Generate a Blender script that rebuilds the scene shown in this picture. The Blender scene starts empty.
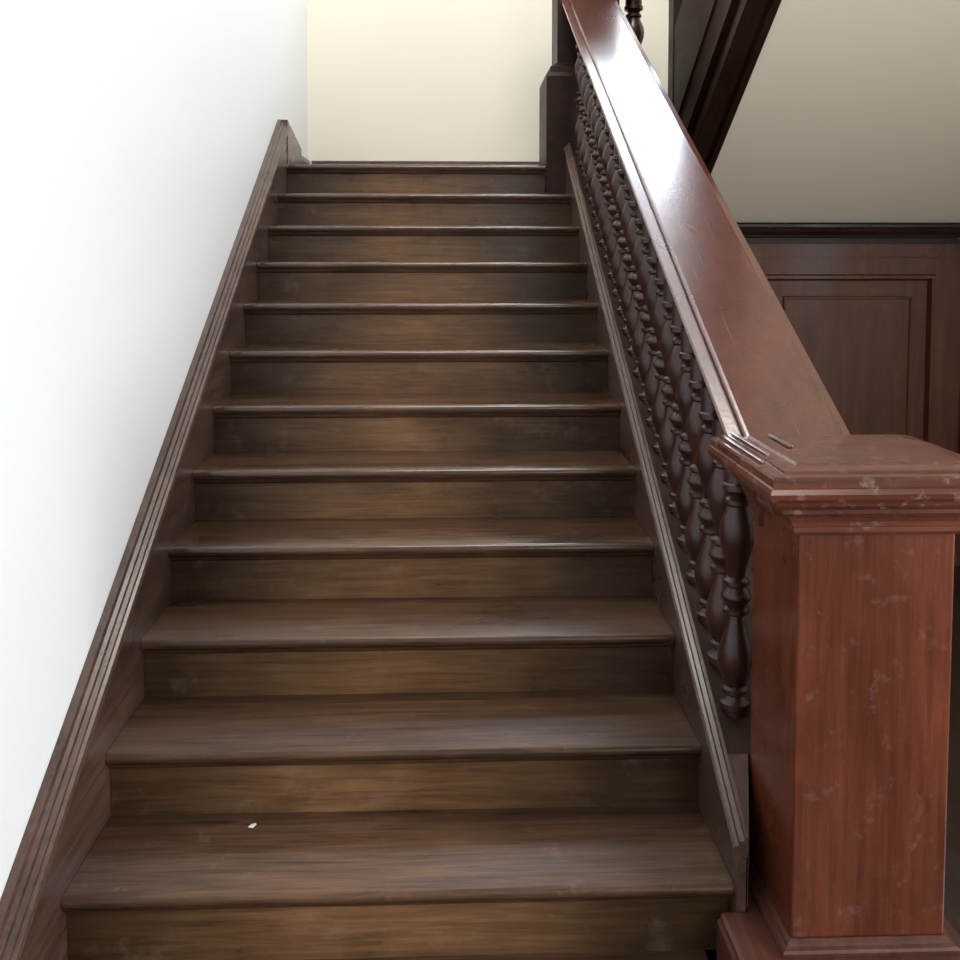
import bpy, bmesh, math
from mathutils import Vector
sc = bpy.context.scene
sc.view_settings.view_transform = 'Standard'
COL = sc.collection

# ---------------------------------------------------------------- materials
def nt(name):
    m = bpy.data.materials.new(name); m.use_nodes = True
    t = m.node_tree; b = t.nodes['Principled BSDF']
    return m, t, b

def wood(name, dark, light, axis=0, rough=0.3, coat=0.3, freq=30, bump=0.15, patch=0.55, scratch=0.0, spec=0.5, lit_worn=0.0, ripple=0.0, soft=0.0, sth=0.60, sscale=14, lines=0.0, rv=0.10, zmatte=0.0):
    m, t, b = nt(name); N = t.nodes; L = t.links
    g = N.new('ShaderNodeNewGeometry')
    mp = N.new('ShaderNodeMapping')
    s = [freq, freq, freq]; s[axis] = freq * 0.06
    mp.inputs['Scale'].default_value = s
    L.new(g.outputs['Position'], mp.inputs['Vector'])
    n1 = N.new('ShaderNodeTexNoise'); n1.inputs['Scale'].default_value = 1.0
    n1.inputs['Detail'].default_value = 9; n1.inputs['Roughness'].default_value = 0.7
    n1.inputs['Distortion'].default_value = 0.5
    L.new(mp.outputs[0], n1.inputs['Vector'])
    r = N.new('ShaderNodeValToRGB')
    r.color_ramp.elements[0].position = 0.32 - soft; r.color_ramp.elements[0].color = (*dark, 1)
    r.color_ramp.elements[1].position = 0.66 + soft; r.color_ramp.elements[1].color = (*light, 1)
    L.new(n1.outputs['Fac'], r.inputs[0])
    mp2 = N.new('ShaderNodeMapping'); s2 = [4.2, 4.2, 4.2]; s2[axis] = 2.4
    mp2.inputs['Scale'].default_value = s2; L.new(g.outputs['Position'], mp2.inputs['Vector'])
    n2 = N.new('ShaderNodeTexNoise'); n2.inputs['Scale'].default_value = 1.0; n2.inputs['Detail'].default_value = 4
    n2.inputs['Roughness'].default_value = 0.55
    L.new(mp2.outputs[0], n2.inputs['Vector'])
    mr = N.new('ShaderNodeMapRange'); mr.inputs[1].default_value = 0.3; mr.inputs[2].default_value = 0.7
    mr.inputs[3].default_value = 1 - patch; mr.inputs[4].default_value = 1 + patch * 0.6
    L.new(n2.outputs['Fac'], mr.inputs[0])
    fac = mr.outputs[0]
    sx = N.new('ShaderNodeSeparateXYZ'); L.new(g.outputs['Position'], sx.inputs[0])
    if lit_worn > 0:   # light painted into the wood, with some scuffing: centre brighter, sides darker
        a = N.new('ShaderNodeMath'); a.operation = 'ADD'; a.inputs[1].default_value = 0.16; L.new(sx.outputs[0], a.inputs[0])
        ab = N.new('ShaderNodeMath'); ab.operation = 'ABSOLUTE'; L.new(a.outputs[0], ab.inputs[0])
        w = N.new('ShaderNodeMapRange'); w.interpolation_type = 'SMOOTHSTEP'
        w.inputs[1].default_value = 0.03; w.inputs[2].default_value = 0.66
        w.inputs[3].default_value = 1 + lit_worn; w.inputs[4].default_value = 1 - lit_worn * 0.68
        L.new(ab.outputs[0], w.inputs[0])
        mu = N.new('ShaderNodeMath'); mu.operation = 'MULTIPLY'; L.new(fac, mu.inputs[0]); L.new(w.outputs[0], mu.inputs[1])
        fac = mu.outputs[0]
    mx = N.new('ShaderNodeMix'); mx.data_type = 'RGBA'; mx.blend_type = 'MULTIPLY'; mx.inputs[0].default_value = 1
    L.new(r.outputs[0], mx.inputs[6])
    cmb = N.new('ShaderNodeCombineXYZ')
    for i in range(3): L.new(fac, cmb.inputs[i])
    L.new(cmb.outputs[0], mx.inputs[7])
    out = mx.outputs[2]
    if scratch > 0:
        n3 = N.new('ShaderNodeTexNoise'); n3.inputs['Scale'].default_value = sscale; n3.inputs['Detail'].default_value = 7
        n3.inputs['Roughness'].default_value = 0.68
        L.new(g.outputs['Position'], n3.inputs['Vector'])
        r3 = N.new('ShaderNodeValToRGB'); r3.color_ramp.elements[0].position = sth; r3.color_ramp.elements[1].position = sth + 0.13
        r3.color_ramp.elements[0].color = (0,0,0,1); r3.color_ramp.elements[1].color = (scratch,)*3 + (1,)
        L.new(n3.outputs['Fac'], r3.inputs[0])
        m3 = N.new('ShaderNodeMix'); m3.data_type = 'RGBA'
        L.new(r3.outputs[0], m3.inputs[0]); L.new(out, m3.inputs[6])
        m3.inputs[7].default_value = (0.50, 0.38, 0.32, 1)
        out = m3.outputs[2]
    if lines > 0:   # hairline scratches along the length
        mp4 = N.new('ShaderNodeMapping'); mp4.inputs['Scale'].default_value = (90, 1.6, 1.6); mp4.inputs['Rotation'].default_value = (0.0, 0.0, 0.06)
        L.new(g.outputs['Position'], mp4.inputs['Vector'])
        n4 = N.new('ShaderNodeTexNoise'); n4.inputs['Scale'].default_value = 1.0; n4.inputs['Detail'].default_value = 2
        L.new(mp4.outputs[0], n4.inputs['Vector'])
        r4 = N.new('ShaderNodeValToRGB'); r4.color_ramp.elements[0].position = 0.66; r4.color_ramp.elements[1].position = 0.74
        r4.color_ramp.elements[0].color = (0,0,0,1); r4.color_ramp.elements[1].color = (lines,)*3 + (1,)
        L.new(n4.outputs['Fac'], r4.inputs[0])
        m4 = N.new('ShaderNodeMix'); m4.data_type = 'RGBA'
        L.new(r4.outputs[0], m4.inputs[0]); L.new(out, m4.inputs[6]); m4.inputs[7].default_value = (0.42, 0.30, 0.26, 1)
        out = m4.outputs[2]
    L.new(out, b.inputs['Base Color'])
    mrr = N.new('ShaderNodeMapRange'); mrr.inputs[1].default_value = 0.3; mrr.inputs[2].default_value = 0.7
    mrr.inputs[3].default_value = rough - rv*0.4; mrr.inputs[4].default_value = rough + rv
    L.new(n2.outputs['Fac'], mrr.inputs[0]); ro = mrr.outputs[0]
    if zmatte > 0:  # the lowest, most trodden treads have lost their polish
        zr = N.new('ShaderNodeMapRange'); zr.interpolation_type = 'SMOOTHSTEP'
        zr.inputs[1].default_value = 0.45; zr.inputs[2].default_value = 1.0
        zr.inputs[3].default_value = zmatte; zr.inputs[4].default_value = 0.0
        L.new(sx.outputs[2], zr.inputs[0])
        ad = N.new('ShaderNodeMath'); ad.operation = 'ADD'; L.new(ro, ad.inputs[0]); L.new(zr.outputs[0], ad.inputs[1]); ro = ad.outputs[0]
        zs = N.new('ShaderNodeMapRange'); zs.interpolation_type = 'SMOOTHSTEP'
        zs.inputs[1].default_value = 0.45; zs.inputs[2].default_value = 1.1
        zs.inputs[3].default_value = spec*0.45; zs.inputs[4].default_value = spec
        L.new(sx.outputs[2], zs.inputs[0]); L.new(zs.outputs[0], b.inputs['Specular IOR Level'])
    L.new(ro, b.inputs['Roughness'])
    bp = N.new('ShaderNodeBump'); bp.inputs['Strength'].default_value = bump; bp.inputs['Distance'].default_value = 0.004
    L.new(n1.outputs['Fac'], bp.inputs['Height'])
    nrm = bp.outputs[0]
    if ripple > 0:
        n5 = N.new('ShaderNodeTexNoise'); n5.inputs['Scale'].default_value = 70; n5.inputs['Detail'].default_value = 3
        L.new(g.outputs['Position'], n5.inputs['Vector'])
        b5 = N.new('ShaderNodeBump'); b5.inputs['Strength'].default_value = ripple; b5.inputs['Distance'].default_value = 0.003
        L.new(n5.outputs['Fac'], b5.inputs['Height']); L.new(nrm, b5.inputs['Normal']); nrm = b5.outputs[0]
        L.new(nrm, b.inputs['Coat Normal'])
    L.new(nrm, b.inputs['Normal'])
    if zmatte == 0: b.inputs['Specular IOR Level'].default_value = spec
    b.inputs['Coat Weight'].default_value = coat; b.inputs['Coat Roughness'].default_value = 0.18
    return m

def plaster(name, col, rough=0.7, var=0.05):
    m, t, b = nt(name); N = t.nodes; L = t.links
    g = N.new('ShaderNodeNewGeometry')
    n = N.new('ShaderNodeTexNoise'); n.inputs['Scale'].default_value = 1.3; n.inputs['Detail'].default_value = 4
    L.new(g.outputs['Position'], n.inputs['Vector'])
    r = N.new('ShaderNodeValToRGB')
    r.color_ramp.elements[0].color = (*[c*(1-var) for c in col], 1); r.color_ramp.elements[1].color = (*[min(1, c*(1+var)) for c in col], 1)
    L.new(n.outputs['Fac'], r.inputs[0]); L.new(r.outputs[0], b.inputs['Base Color'])
    b.inputs['Roughness'].default_value = rough
    n2 = N.new('ShaderNodeTexNoise'); n2.inputs['Scale'].default_value = 120
    L.new(g.outputs['Position'], n2.inputs['Vector'])
    bp = N.new('ShaderNodeBump'); bp.inputs['Strength'].default_value = 0.08; bp.inputs['Distance'].default_value = 0.002
    L.new(n2.outputs['Fac'], bp.inputs['Height']); L.new(bp.outputs[0], b.inputs['Normal'])
    return m

M_TREAD = wood('tread_oak', (0.034, 0.016, 0.009), (0.112, 0.058, 0.031), 0, 0.15, 0.0, 60, 0.05, 0.35, 0.10, 0.55, 0.30, rv=0.06, zmatte=0.20)
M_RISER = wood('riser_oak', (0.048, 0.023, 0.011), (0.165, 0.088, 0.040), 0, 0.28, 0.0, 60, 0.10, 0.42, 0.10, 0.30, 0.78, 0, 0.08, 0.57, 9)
M_STRING = wood('string_oak', (0.040, 0.021, 0.015), (0.102, 0.055, 0.038), 1, 0.28, 0.1, 34, 0.15, 0.3, 0.06, 0.4)
M_RAIL = wood('rail_mahogany', (0.052, 0.011, 0.005), (0.115, 0.028, 0.012), 1, 0.28, 1.0, 24, 0.06, 0.12, 0.0, 0.5, 0, 0.16, 0.05, rv=0.03, lines=0.35)
M_NEWEL = wood('newel_mahogany', (0.066, 0.014, 0.006), (0.138, 0.035, 0.015), 2, 0.24, 0.30, 60, 0.12, 0.38, 0.10, 0.4, 0, 0, 0.05, 0.58, 20)
M_CAP = wood('cap_mahogany', (0.068, 0.017, 0.009), (0.142, 0.039, 0.021), 0, 0.24, 0.45, 30, 0.12, 0.3, 0.28, 0.4, 0, 0, 0, 0.56, 30)
M_PLINTH = wood('plinth_wood', (0.040, 0.012, 0.008), (0.088, 0.030, 0.018), 1, 0.33, 0.1, 34, 0.15, 0.3, 0.12, 0.4)
M_BAL = wood('baluster_wood', (0.018, 0.005, 0.004), (0.050, 0.015, 0.010), 2, 0.30, 0.1, 25, 0.05, 0.3, 0, 0.45)
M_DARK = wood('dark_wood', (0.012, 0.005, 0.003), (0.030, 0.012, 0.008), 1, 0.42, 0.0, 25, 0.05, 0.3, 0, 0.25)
M_PANEL = wood('panel_wood', (0.058, 0.016, 0.006), (0.115, 0.036, 0.014), 2, 0.45, 0.0, 22, 0.1, 0.3, 0, 0.3)
M_FLOOR = wood('floor_boards', (0.015, 0.008, 0.005), (0.035, 0.020, 0.012), 1, 0.35, 0.2, 20, 0.1, 0.4)
M_WHITE = plaster('white_plaster', (0.84, 0.85, 0.86), 0.45, 0.015)
M_CREAM = plaster('cream_plaster', (0.87, 0.825, 0.71), 0.7, 0.015)
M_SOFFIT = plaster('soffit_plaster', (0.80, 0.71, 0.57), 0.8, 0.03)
M_PAPER, _t, _b = nt('paper'); _b.inputs['Base Color'].default_value = (0.72, 0.74, 0.76, 1)

# ---------------------------------------------------------------- mesh helpers
def make(name, verts, faces, mat, origin=(0, 0, 0), parent=None, bevel=0.0, smooth=False, seg=2):
    o = Vector(origin)
    bm = bmesh.new()
    vs = [bm.verts.new(Vector(v) - o) for v in verts]
    for f in faces:
        try: bm.faces.new([vs[i] for i in f])
        except ValueError: pass
    bmesh.ops.recalc_face_normals(bm, faces=bm.faces)
    if bevel > 0:
        bmesh.ops.bevel(bm, geom=[e for e in bm.edges if e.is_manifold and e.calc_face_angle(0) > 0.5], offset=bevel, segments=seg, profile=0.6, affect='EDGES', clamp_overlap=True)
    me = bpy.data.meshes.new(name); bm.to_mesh(me); bm.free()
    me.materials.append(mat)
    if smooth:
        for p in me.polygons: p.use_smooth = True
        try: me.set_sharp_from_angle(angle=math.radians(40))
        except Exception: pass
    ob = bpy.data.objects.new(name, me); COL.objects.link(ob)
    ob.location = o
    if parent is not None:
        par(ob, parent)
    return ob

def wloc(ob):
    l = Vector(ob.location)
    while ob.parent: ob = ob.parent; l = l + Vector(ob.location)
    return l
def par(ob, parent):
    l = Vector(ob.location)
    ob.parent = parent
    ob.location = l - wloc(parent)

def empty(name, loc, label, cat):
    e = bpy.data.objects.new(name, None); COL.objects.link(e); e.location = loc
    e.empty_display_size = 0.2
    e['label'] = label; e['category'] = cat
    return e

def boxdata(x0, x1, y0, y1, z0, z1, base=0):
    v = [(x0,y0,z0),(x1,y0,z0),(x1,y1,z0),(x0,y1,z0),(x0,y0,z1),(x1,y0,z1),(x1,y1,z1),(x0,y1,z1)]
    f = [(0,3,2,1),(4,5,6,7),(0,1,5,4),(1,2,6,5),(2,3,7,6),(3,0,4,7)]
    return v, [tuple(i+base for i in q) for q in f]
def boxes(name, lst, mat, **k):
    V=[];F=[]
    for b in lst:
        v,f = boxdata(*b, base=len(V)); V+=v; F+=f
    if 'origin' not in k:
        b=lst[0]; k['origin']=((b[0]+b[1])/2,(b[2]+b[3])/2,b[4])
    return make(name, V, F, mat, **k)

G = 0.292; R = 0.17; Y0 = 2.10; Z0 = 0.34; SL = R/G
def zl(y): return Z0 + (y - Y0)*SL
def zl2(y): return 1.91 + (5.4 - y)*SL     # underside line of the return flight

def sweepY(name, prof, ya, yb, mat, zf=zl, dx=0.0, **k):
    n=len(prof); V=[(x,ya,zf(ya)+h) for x,h in prof]+[(x+dx,yb,zf(yb)+h) for x,h in prof]
    F=[tuple(range(n)), tuple(range(2*n-1,n-1,-1))]+[(i,(i+1)%n,n+(i+1)%n,n+i) for i in range(n)]
    k.setdefault('origin',(prof[0][0],ya,zf(ya)))
    return make(name, V, F, mat, **k)
def sweepX(name, prof, xa, xb, mat, **k):
    n=len(prof); V=[(xa,y,z) for y,z in prof]+[(xb,y,z) for y,z in prof]
    F=[tuple(range(n)), tuple(range(2*n-1,n-1,-1))]+[(i,(i+1)%n,n+(i+1)%n,n+i) for i in range(n)]
    k.setdefault('origin',((xa+xb)/2,prof[0][0],prof[0][1]))
    return make(name, V, F, mat, **k)
def stack(name, cx, cy, hx, hy, levels, mat, **k):
    V=[];F=[]
    for o,z in levels:
        a=hx+o;b=hy+o
        V+=[(cx-a,cy-b,z),(cx+a,cy-b,z),(cx+a,cy+b,z),(cx-a,cy+b,z)]
    for i in range(len(levels)-1):
        for j in range(4):
            F.append((4*i+j,4*i+(j+1)%4,4*i+4+(j+1)%4,4*i+4+j))
    F.append((3,2,1,0)); m=len(V); F.append((m-4,m-3,m-2,m-1))
    k.setdefault('origin',(cx,cy,levels[0][1]))
    return make(name, V, F, mat, **k)

XL=-0.829; XR=0.634; XW=-0.877; YB=6.5; XRW=3.6; ZC=6.2; YF=-3.2

# ---------------------------------------------------------------- room shell
def struct(o): o['kind']='structure'; return o
VX0,VX1,VZ0,VZ1=0.35,2.25,4.75,6.05
struct(boxes('wall_left', [(XW-0.15,XW,YF,YB+0.15,0,ZC)], M_WHITE))
struct(boxes('wall_back', [(XW,XRW,YB,YB+0.15,0,VZ0),(XW,VX0,YB,YB+0.15,VZ0,VZ1),(VX1,XRW,YB,YB+0.15,VZ0,VZ1),(XW,XRW,YB,YB+0.15,VZ1,ZC)], M_CREAM))
WY0,WY1,WZ0,WZ1=0.0,1.2,0.9,2.6
struct(boxes('wall_right', [(XRW,XRW+0.15,YF,WY0,0,ZC),(XRW,XRW+0.15,WY1,YB+0.15,0,ZC),(XRW,XRW+0.15,WY0,WY1,0,WZ0),(XRW,XRW+0.15,WY0,WY1,WZ1,ZC)], M_CREAM))
struct(boxes('added_window', [(XRW+0.03,XRW+0.1,WY0,WY0+0.06,WZ0,WZ1),(XRW+0.03,XRW+0.1,WY1-0.06,WY1,WZ0,WZ1),(XRW+0.03,XRW+0.1,WY0,WY1,WZ0,WZ0+0.06),(XRW+0.03,XRW+0.1,WY0,WY1,WZ1-0.06,WZ1),
     (XRW+0.04,XRW+0.09,0.585,0.615,WZ0,WZ1),(XRW+0.04,XRW+0.09,WY0,WY1,1.74,1.77)], M_WHITE))  # unseen window, added as an opening for the side fill light
struct(boxes('floor', [(XW,XRW,YF,YB,-0.1,0)], M_FLOOR))
struct(boxes('ceiling', [(XW-0.15,XRW+0.15,YF,YB+0.15,ZC,ZC+0.12)], M_WHITE))
struct(boxes('window_1', [(VX0,VX0+0.07,YB+0.02,YB+0.1,VZ0,VZ1),(VX1-0.07,VX1,YB+0.02,YB+0.1,VZ0,VZ1),(VX0,VX1,YB+0.02,YB+0.1,VZ0,VZ0+0.07),(VX0,VX1,YB+0.02,YB+0.1,VZ1-0.07,VZ1)], M_WHITE))
bprof=[(0,0),(0.022,0),(0.022,0.10),(0.012,0.118),(0.012,0.128),(0,0.135)]
def baseY(name,x,sgn,ya,yb,z,mat,h=1.0):
    n=len(bprof); V=[(x+sgn*a,ya,z+b*h) for a,b in bprof]+[(x+sgn*a,yb,z+b*h) for a,b in bprof]
    F=[tuple(range(n)), tuple(range(2*n-1,n-1,-1))]+[(i,(i+1)%n,n+(i+1)%n,n+i) for i in range(n)]
    return struct(make(name,V,F,mat,origin=(x,ya,z)))
baseY('baseboard_left', XW, 1, 5.86, YB, 2.21, M_STRING, 1.0)
baseY('baseboard_hall', XW, 1, YF, 1.56, 0, M_STRING, 1.7)
struct(sweepX('baseboard_back', [(YB-a,2.21+b*0.98) for a,b in bprof], XW+0.025, XRW, M_STRING))

# ---------------------------------------------------------------- staircase
st = empty('staircase', (0,Y0,0), 'dark polished oak staircase rising beside a white plaster wall', 'stairs')
for n in range(-1,12):
    y=Y0+n*G; z=Z0+n*R
    xr = XR if n>=0 else 0.578
    back = y+G+0.03 if n<11 else YB
    T=0.030
    e = (back+0.02) if n<11 else YB-0.001
    prof=[(e,z),(y+0.014,z),(y+0.006,z-0.003),(y,z-0.009),(y-0.002,z-0.016),(y+0.001,z-0.023),(y+0.008,z-T),
              (y+0.015,z-T-0.001),(y+0.017,z-T-0.010),(y+0.024,z-T-0.016),(y+0.030,z-T-0.019),(e,z-T-0.019)]
    if n<11:
        sweepX('tread', prof, XL+0.001, xr-0.001, M_TREAD, parent=st, smooth=True)
    else:
        sweepX('landing', prof, XW+0.001, 0.80, M_TREAD, parent=st, smooth=True)
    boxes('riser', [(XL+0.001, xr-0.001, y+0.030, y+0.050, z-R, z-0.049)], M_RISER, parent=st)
boxes('landing', [(0.80,XRW-0.001,5.46,YB-0.001,1.93,2.21)], M_TREAD, parent=st)
YE=5.34
sweepY('wall_string', [(XW+0.001,-0.30),(XL,-0.30),(XL,0.150),(XW+0.001,0.150)], 1.56, YE, M_STRING, parent=st)
sweepY('string_moulding', [(XW+0.001,0.150),(XL+0.003,0.150),(XL+0.006,0.158),(XL+0.011,0.164),(XL+0.013,0.172),(XL+0.009,0.182),
        (XL+0.001,0.185),(XL-0.001,0.192),(XL-0.012,0.195),(XL-0.014,0.204),(XL-0.024,0.207),(XL-0.028,0.217),(XW+0.001,0.219)], 1.56, YE, M_STRING, parent=st)
zt=zl(YE)+0.217
sweepX('string_return', [(YE+0.001,2.212),(YE+0.001,zt),(YE+0.50,2.345),(YE+0.50,2.212)], XW+0.001, XL+0.004, M_STRING, parent=st)
XC=0.654
sweepY('outer_string', [(XR,-0.22),(XC,-0.22),(XC,0.085),(XR,0.085)], 2.083, 5.28, M_STRING, parent=st)
sweepY('outer_string', [(XC+0.001,-0.30),(0.86,-0.30),(0.86,0.085),(XC+0.001,0.085)], 2.26, 5.28, M_DARK, parent=st)
cp=[(XR+0.001,0.085),(XR-0.003,0.090),(XR-0.009,0.095),(XR-0.010,0.104),(XR-0.005,0.110),(XR+0.002,0.112),(XR+0.004,0.120),(XR+0.014,0.123),(XR+0.016,0.130)]
sweepY('string_moulding', cp+[(XC+0.004,0.131),(XC+0.004,0.085)], 2.080, 5.28, M_STRING, parent=st)
sweepY('string_moulding', [(XC+0.005,0.085),(XC+0.005,0.122),(0.84,0.122),(0.87,0.10),(0.87,0.085)], 2.26, 5.28, M_DARK, parent=st)
# tapered fillet that closes the string against the side of the newel
ya,yb=2.09,2.259; xa=XC+0.005
V=[(xa,ya,0.292),(xa+0.002,ya,0.292),(xa+0.002,ya,zl(ya)+0.122),(xa,ya,zl(ya)+0.122),(xa,yb,0.292),(0.7090,yb,0.292),(0.7090,yb,zl(yb)+0.122),(xa,yb,zl(yb)+0.122)]
make('string_fillet', V, [(0,1,2,3),(7,6,5,4),(0,4,5,1),(1,5,6,2),(2,6,7,3),(3,7,4,0)], M_STRING, origin=(xa,ya,0.292), parent=st)
make('spandrel_panel', [(0.76,2.27,0),(0.76,5.37,0),(0.76,5.37,zl(5.37)-0.3),(0.76,2.27,zl(2.27)-0.3),(0.82,2.27,0),(0.82,5.37,0),(0.82,5.37,zl(5.37)-0.3),(0.82,2.27,zl(2.27)-0.3)],
     [(0,1,2,3),(4,5,6,7),(0,1,5,4),(1,2,6,5),(2,3,7,6),(3,0,4,7)], M_PANEL, origin=(0.79,2.3,0), parent=st)

# ---------------------------------------------------------------- balustrade
ba = empty('balustrade', (0.78,2.09,0), 'reddish mahogany balustrade with broad handrail, turned balusters and square newels', 'railing')
rail=[(0.70,0.730),(0.70,0.770),(0.684,0.790),(0.660,0.834),(0.658,0.842),(0.662,0.848),(0.688,0.854),(0.6895,0.848),(0.6940,0.848),(0.696,0.857),(0.700,0.861),(0.706,0.863)]
cx=0.804
rightp=[(2*cx-x,h) for x,h in [(0.70,0.730),(0.70,0.760),(0.680,0.770),(0.672,0.786),(0.658,0.796),(0.655,0.812),(0.655,0.846),(0.660,0.856),(0.680,0.860),(0.684,0.863)]]
sweepY('handrail', rail + rightp[::-1], 2.18, 5.44, M_RAIL, dx=-0.045, parent=ba)

NX,NY,HX,HY=0.870,2.103,0.160,0.147
post=stack('newel_post', NX,NY,HX,HY,[(0.0,0.316),(0.0,1.165)], M_NEWEL, parent=ba, bevel=0.004)
stack('newel_cap', NX,NY,HX,HY,[(0.002,1.160),(0.012,1.164),(0.017,1.170),(0.017,1.180),(0.021,1.182),(0.024,1.192),(0.032,1.203),(0.046,1.212),(0.050,1.215),(0.050,1.223),
      (0.060,1.227),(0.070,1.236),(0.073,1.243),(0.080,1.245),(0.086,1.252),(0.088,1.262),(0.085,1.272),(0.081,1.274),(0.081,1.289),(0.077,1.294),(0.052,1.297),(0.050,1.301),(0.040,1.302),(0.015,1.304),(0.010,1.308),(-0.135,1.309)], M_CAP, parent=post)
boxes('cap_bead', [(0.642,0.654,2.00,2.30,1.294,1.303),(0.668,0.680,2.05,2.31,1.298,1.308),(0.735,0.746,2.10,2.24,1.3085,1.315)], M_RAIL, parent=post, bevel=0.003)
pv=[(0.590,0.0),(0.590,0.272),(0.596,0.278),(0.598,0.286),(0.606,0.290),(1.08,0.290),(1.08,0.0)]
sweepY('newel_plinth', pv, 1.895, 2.079, M_PLINTH, zf=lambda y:0.0, parent=post)
boxes('newel_plinth', [(XC+0.005,1.08,2.0795,2.258,0.0,0.290)], M_PLINTH, parent=post)
stack('newel_base', NX,NY,HX,HY,[(0.024,0.2905),(0.024,0.298),(0.020,0.303),(0.012,0.306),(0.010,0.311),(0.002,0.316)], M_PLINTH, parent=post)

def lathe(name, prof, mat, seg=24):
    V=[];F=[]
    for r,z in prof:
        for i in range(seg):
            a=2*math.pi*i/seg; V.append((r*math.cos(a),r*math.sin(a),z))
    for j in range(len(prof)-1):
        for i in range(seg):
            F.append((j*seg+i,j*seg+(i+1)%seg,(j+1)*seg+(i+1)%seg,(j+1)*seg+i))
    F.append(tuple(range(seg-1,-1,-1))); m=len(V); F.append(tuple(range(m-seg,m)))
    return make(name,V,F,mat,smooth=True)
def balprof(H):
    p=[(0.032,-0.05),(0.032,0.012),(0.037,0.016),(0.037,0.030),(0.028,0.036),(0.022,0.046),(0.031,0.054),(0.031,0.064),(0.024,0.070),
       (0.031,0.086),(0.040,0.112),(0.043,0.136),(0.040,0.162),(0.031,0.192),(0.024,0.220),(0.020,0.245),(0.032,0.252),(0.032,0.262),(0.022,0.268)]
    top=[(r,H-z) for r,z in reversed(p)]
    mid=[(0.032,H/2-0.010),(0.037,H/2-0.004),(0.037,H/2+0.004),(0.032,H/2+0.010)]
    return p+mid+top
H=0.585
b0=lathe('baluster', balprof(H), M_BAL)
k=0; y=2.37
while y<5.20:
    ob = b0 if k==0 else b0.copy()
    if k: COL.objects.link(ob)
    ob.location=(0.708,y,zl(y)+0.105); par(ob,ba)
    k+=1; y+=G*0.40
UX,UY=0.760,5.482
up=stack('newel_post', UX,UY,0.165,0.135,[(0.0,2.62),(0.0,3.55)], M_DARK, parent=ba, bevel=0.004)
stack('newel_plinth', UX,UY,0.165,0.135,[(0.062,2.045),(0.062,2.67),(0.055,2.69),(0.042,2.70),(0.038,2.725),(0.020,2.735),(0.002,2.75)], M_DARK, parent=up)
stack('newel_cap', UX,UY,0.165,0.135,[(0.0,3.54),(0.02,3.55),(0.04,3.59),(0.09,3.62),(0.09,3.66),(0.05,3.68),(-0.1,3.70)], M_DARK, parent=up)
boxes('handrail', [(0.93,1.19,5.44,5.64,3.16,3.28)], M_RAIL, parent=ba, bevel=0.02)
bb=b0.copy(); COL.objects.link(bb); bb.location=(1.035,5.54,2.42); bb.scale=(1.4,1.4,1.18); bb.parent=None; par(bb,ba)
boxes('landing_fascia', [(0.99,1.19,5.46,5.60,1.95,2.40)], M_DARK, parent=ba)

# ---------------------------------------------------------------- return flight
rf = empty('upper_staircase', (1.3,5.3,1.9), 'return flight with dark moulded string and plaster underside', 'stairs')
un=stack('newel_post', 1.262,5.33,0.067,0.06,[(0.0,1.93),(0.0,3.9)], M_DARK, parent=rf, bevel=0.004)
s2=[(1.22,0.95),(1.20,0.93),(1.20,0.40),(1.190,0.395),(1.188,0.38),(1.20,0.37),(1.205,0.18),(1.19,0.175),(1.175,0.155),(1.175,0.12),(1.205,0.11),(1.21,0.06),(1.195,0.055),(1.195,0.0),(1.235,0.0),(1.24,0.012),(1.295,0.010),(1.30,-0.010),(1.33,-0.010),(1.33,0.95)]
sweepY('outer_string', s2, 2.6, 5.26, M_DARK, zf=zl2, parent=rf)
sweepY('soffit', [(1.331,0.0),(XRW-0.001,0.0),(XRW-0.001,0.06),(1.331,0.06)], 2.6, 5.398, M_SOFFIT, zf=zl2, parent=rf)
for i in range(9):
    y=5.40-i*0.27; z=2.21+R*(i+1)
    boxes('tread',[(1.332,XRW-0.001,y-0.27,y+0.03,z-0.03,z)],M_TREAD,parent=rf)

# ---------------------------------------------------------------- panelling
pn = empty('wood_panelling', (2.2,5.4,0), 'reddish brown raised and fielded wooden wall panelling below the landing', 'wall panelling')
YP=5.41
boxes('panel_backing', [(0.83,XRW-0.001,YP+0.02,YP+0.04,0,1.90)], M_PANEL, parent=pn)
sweepX('cornice', [(YP+0.02,1.90),(YP-0.075,1.90),(YP-0.075,1.884),(YP-0.062,1.878),(YP-0.055,1.862),(YP-0.038,1.842),(YP-0.034,1.830),(YP-0.020,1.826),(YP-0.016,1.795),(YP+0.02,1.795)], 0.83, XRW-0.001, M_DARK, parent=pn)
P=[(0.95,1.60),(1.73,2.69),(2.84,3.5)]
fr=[(0.83,XRW-0.001,YP-0.01,YP+0.02,1.63,1.795),(0.83,XRW-0.001,YP-0.01,YP+0.02,0,0.35)]
edges=[0.83]+[v for p in P for v in p]+[XRW-0.001]
for i in range(0,len(edges),2): fr.append((edges[i],edges[i+1],YP-0.01,YP+0.02,0.35,1.63))
boxes('panel_frame', fr, M_PANEL, parent=pn)
boxes('frieze_bead', [(0.83,XRW-0.001,YP-0.026,YP-0.01,1.725,1.745)], M_PANEL, parent=pn)
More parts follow.
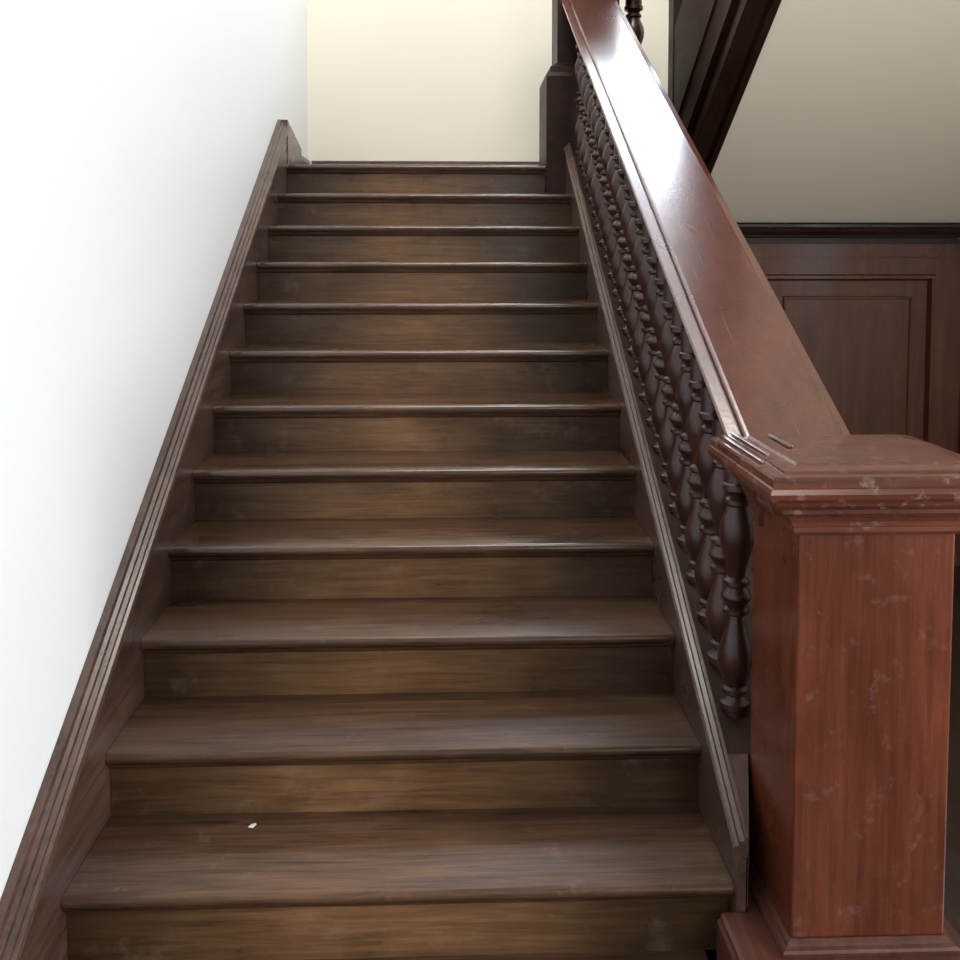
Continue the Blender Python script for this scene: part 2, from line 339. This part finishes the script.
for a,b in P:
    lv=[(0,YP-0.008),(0.008,YP-0.024),(0.024,YP-0.024),(0.036,YP+0.012),(0.120,YP+0.012),(0.124,YP+0.000),(0.134,YP-0.002),(0.138,YP+0.004)]
    V=[];F=[]
    for o,yy in lv:
        V+=[(a+o,yy,0.35+o),(b-o,yy,0.35+o),(b-o,yy,1.63-o),(a+o,yy,1.63-o)]
    for i in range(len(lv)-1):
        for j in range(4): F.append((4*i+j,4*i+(j+1)%4,4*i+4+(j+1)%4,4*i+4+j))
    m=len(V);F.append((m-4,m-3,m-2,m-1))
    make('raised_panel',V,F,M_PANEL,origin=((a+b)/2,YP,0.35),parent=pn)

# ---------------------------------------------------------------- scrap of paper
ps=make('paper_scrap', [(-0.480,2.360,0.3405),(-0.468,2.355,0.3408),(-0.460,2.366,0.343),(-0.464,2.378,0.3406),(-0.474,2.371,0.342),(-0.470,2.366,0.3435)],
     [(0,1,5),(1,2,5),(2,3,5),(3,4,5),(4,0,5),(0,4,3,2,1)], M_PAPER, origin=(-0.468,2.365,0.3405))
ps['label']='tiny scrap of white paper lying on a stair tread'; ps['category']='paper'

# ---------------------------------------------------------------- lights
def area(name, loc, target, sx, sy, e, col):
    l=bpy.data.lights.new(name,'AREA'); l.shape='RECTANGLE'; l.size=sx; l.size_y=sy; l.energy=e; l.color=col
    o=bpy.data.objects.new(name,l); COL.objects.link(o); o.location=loc
    d=Vector(target)-Vector(loc); o.rotation_euler=d.to_track_quat('-Z','Y').to_euler()
    return o
area('window_light', ((VX0+VX1)/2,YB+0.16,5.4),(0.9,3.5,3.6),1.8,1.25,150,(0.78,0.88,1.0))
area('side_fill_light', (XRW+0.16,0.6,1.75),(-0.8,1.8,0.9),1.2,1.6,225,(0.92,0.96,1.0))  # added fill from the right, brightens soffit, left wall and newel
area('hall_light', (1.6,-2.4,2.6),(-0.4,3.0,1.0),1.2,1.2,42,(1.0,0.97,0.94))
area('landing_light', (0.2,3.4,6.0),(-0.1,6.4,2.0),1.4,1.4,125,(1.0,0.95,0.87))
wd=bpy.data.worlds.new('world'); sc.world=wd; wd.use_nodes=True
wd.node_tree.nodes['Background'].inputs[0].default_value=(0.96,0.98,1,1)
wd.node_tree.nodes['Background'].inputs[1].default_value=0.66

# ---------------------------------------------------------------- camera
cd=bpy.data.cameras.new('camera'); co=bpy.data.objects.new('camera',cd); COL.objects.link(co)
co.location=(0,0,1.714); co.rotation_euler=(math.radians(86.5),0,math.radians(-2.0))
cd.sensor_width=36; cd.lens=37.5; cd.shift_y=-160/960; cd.clip_start=0.05
sc.camera=co
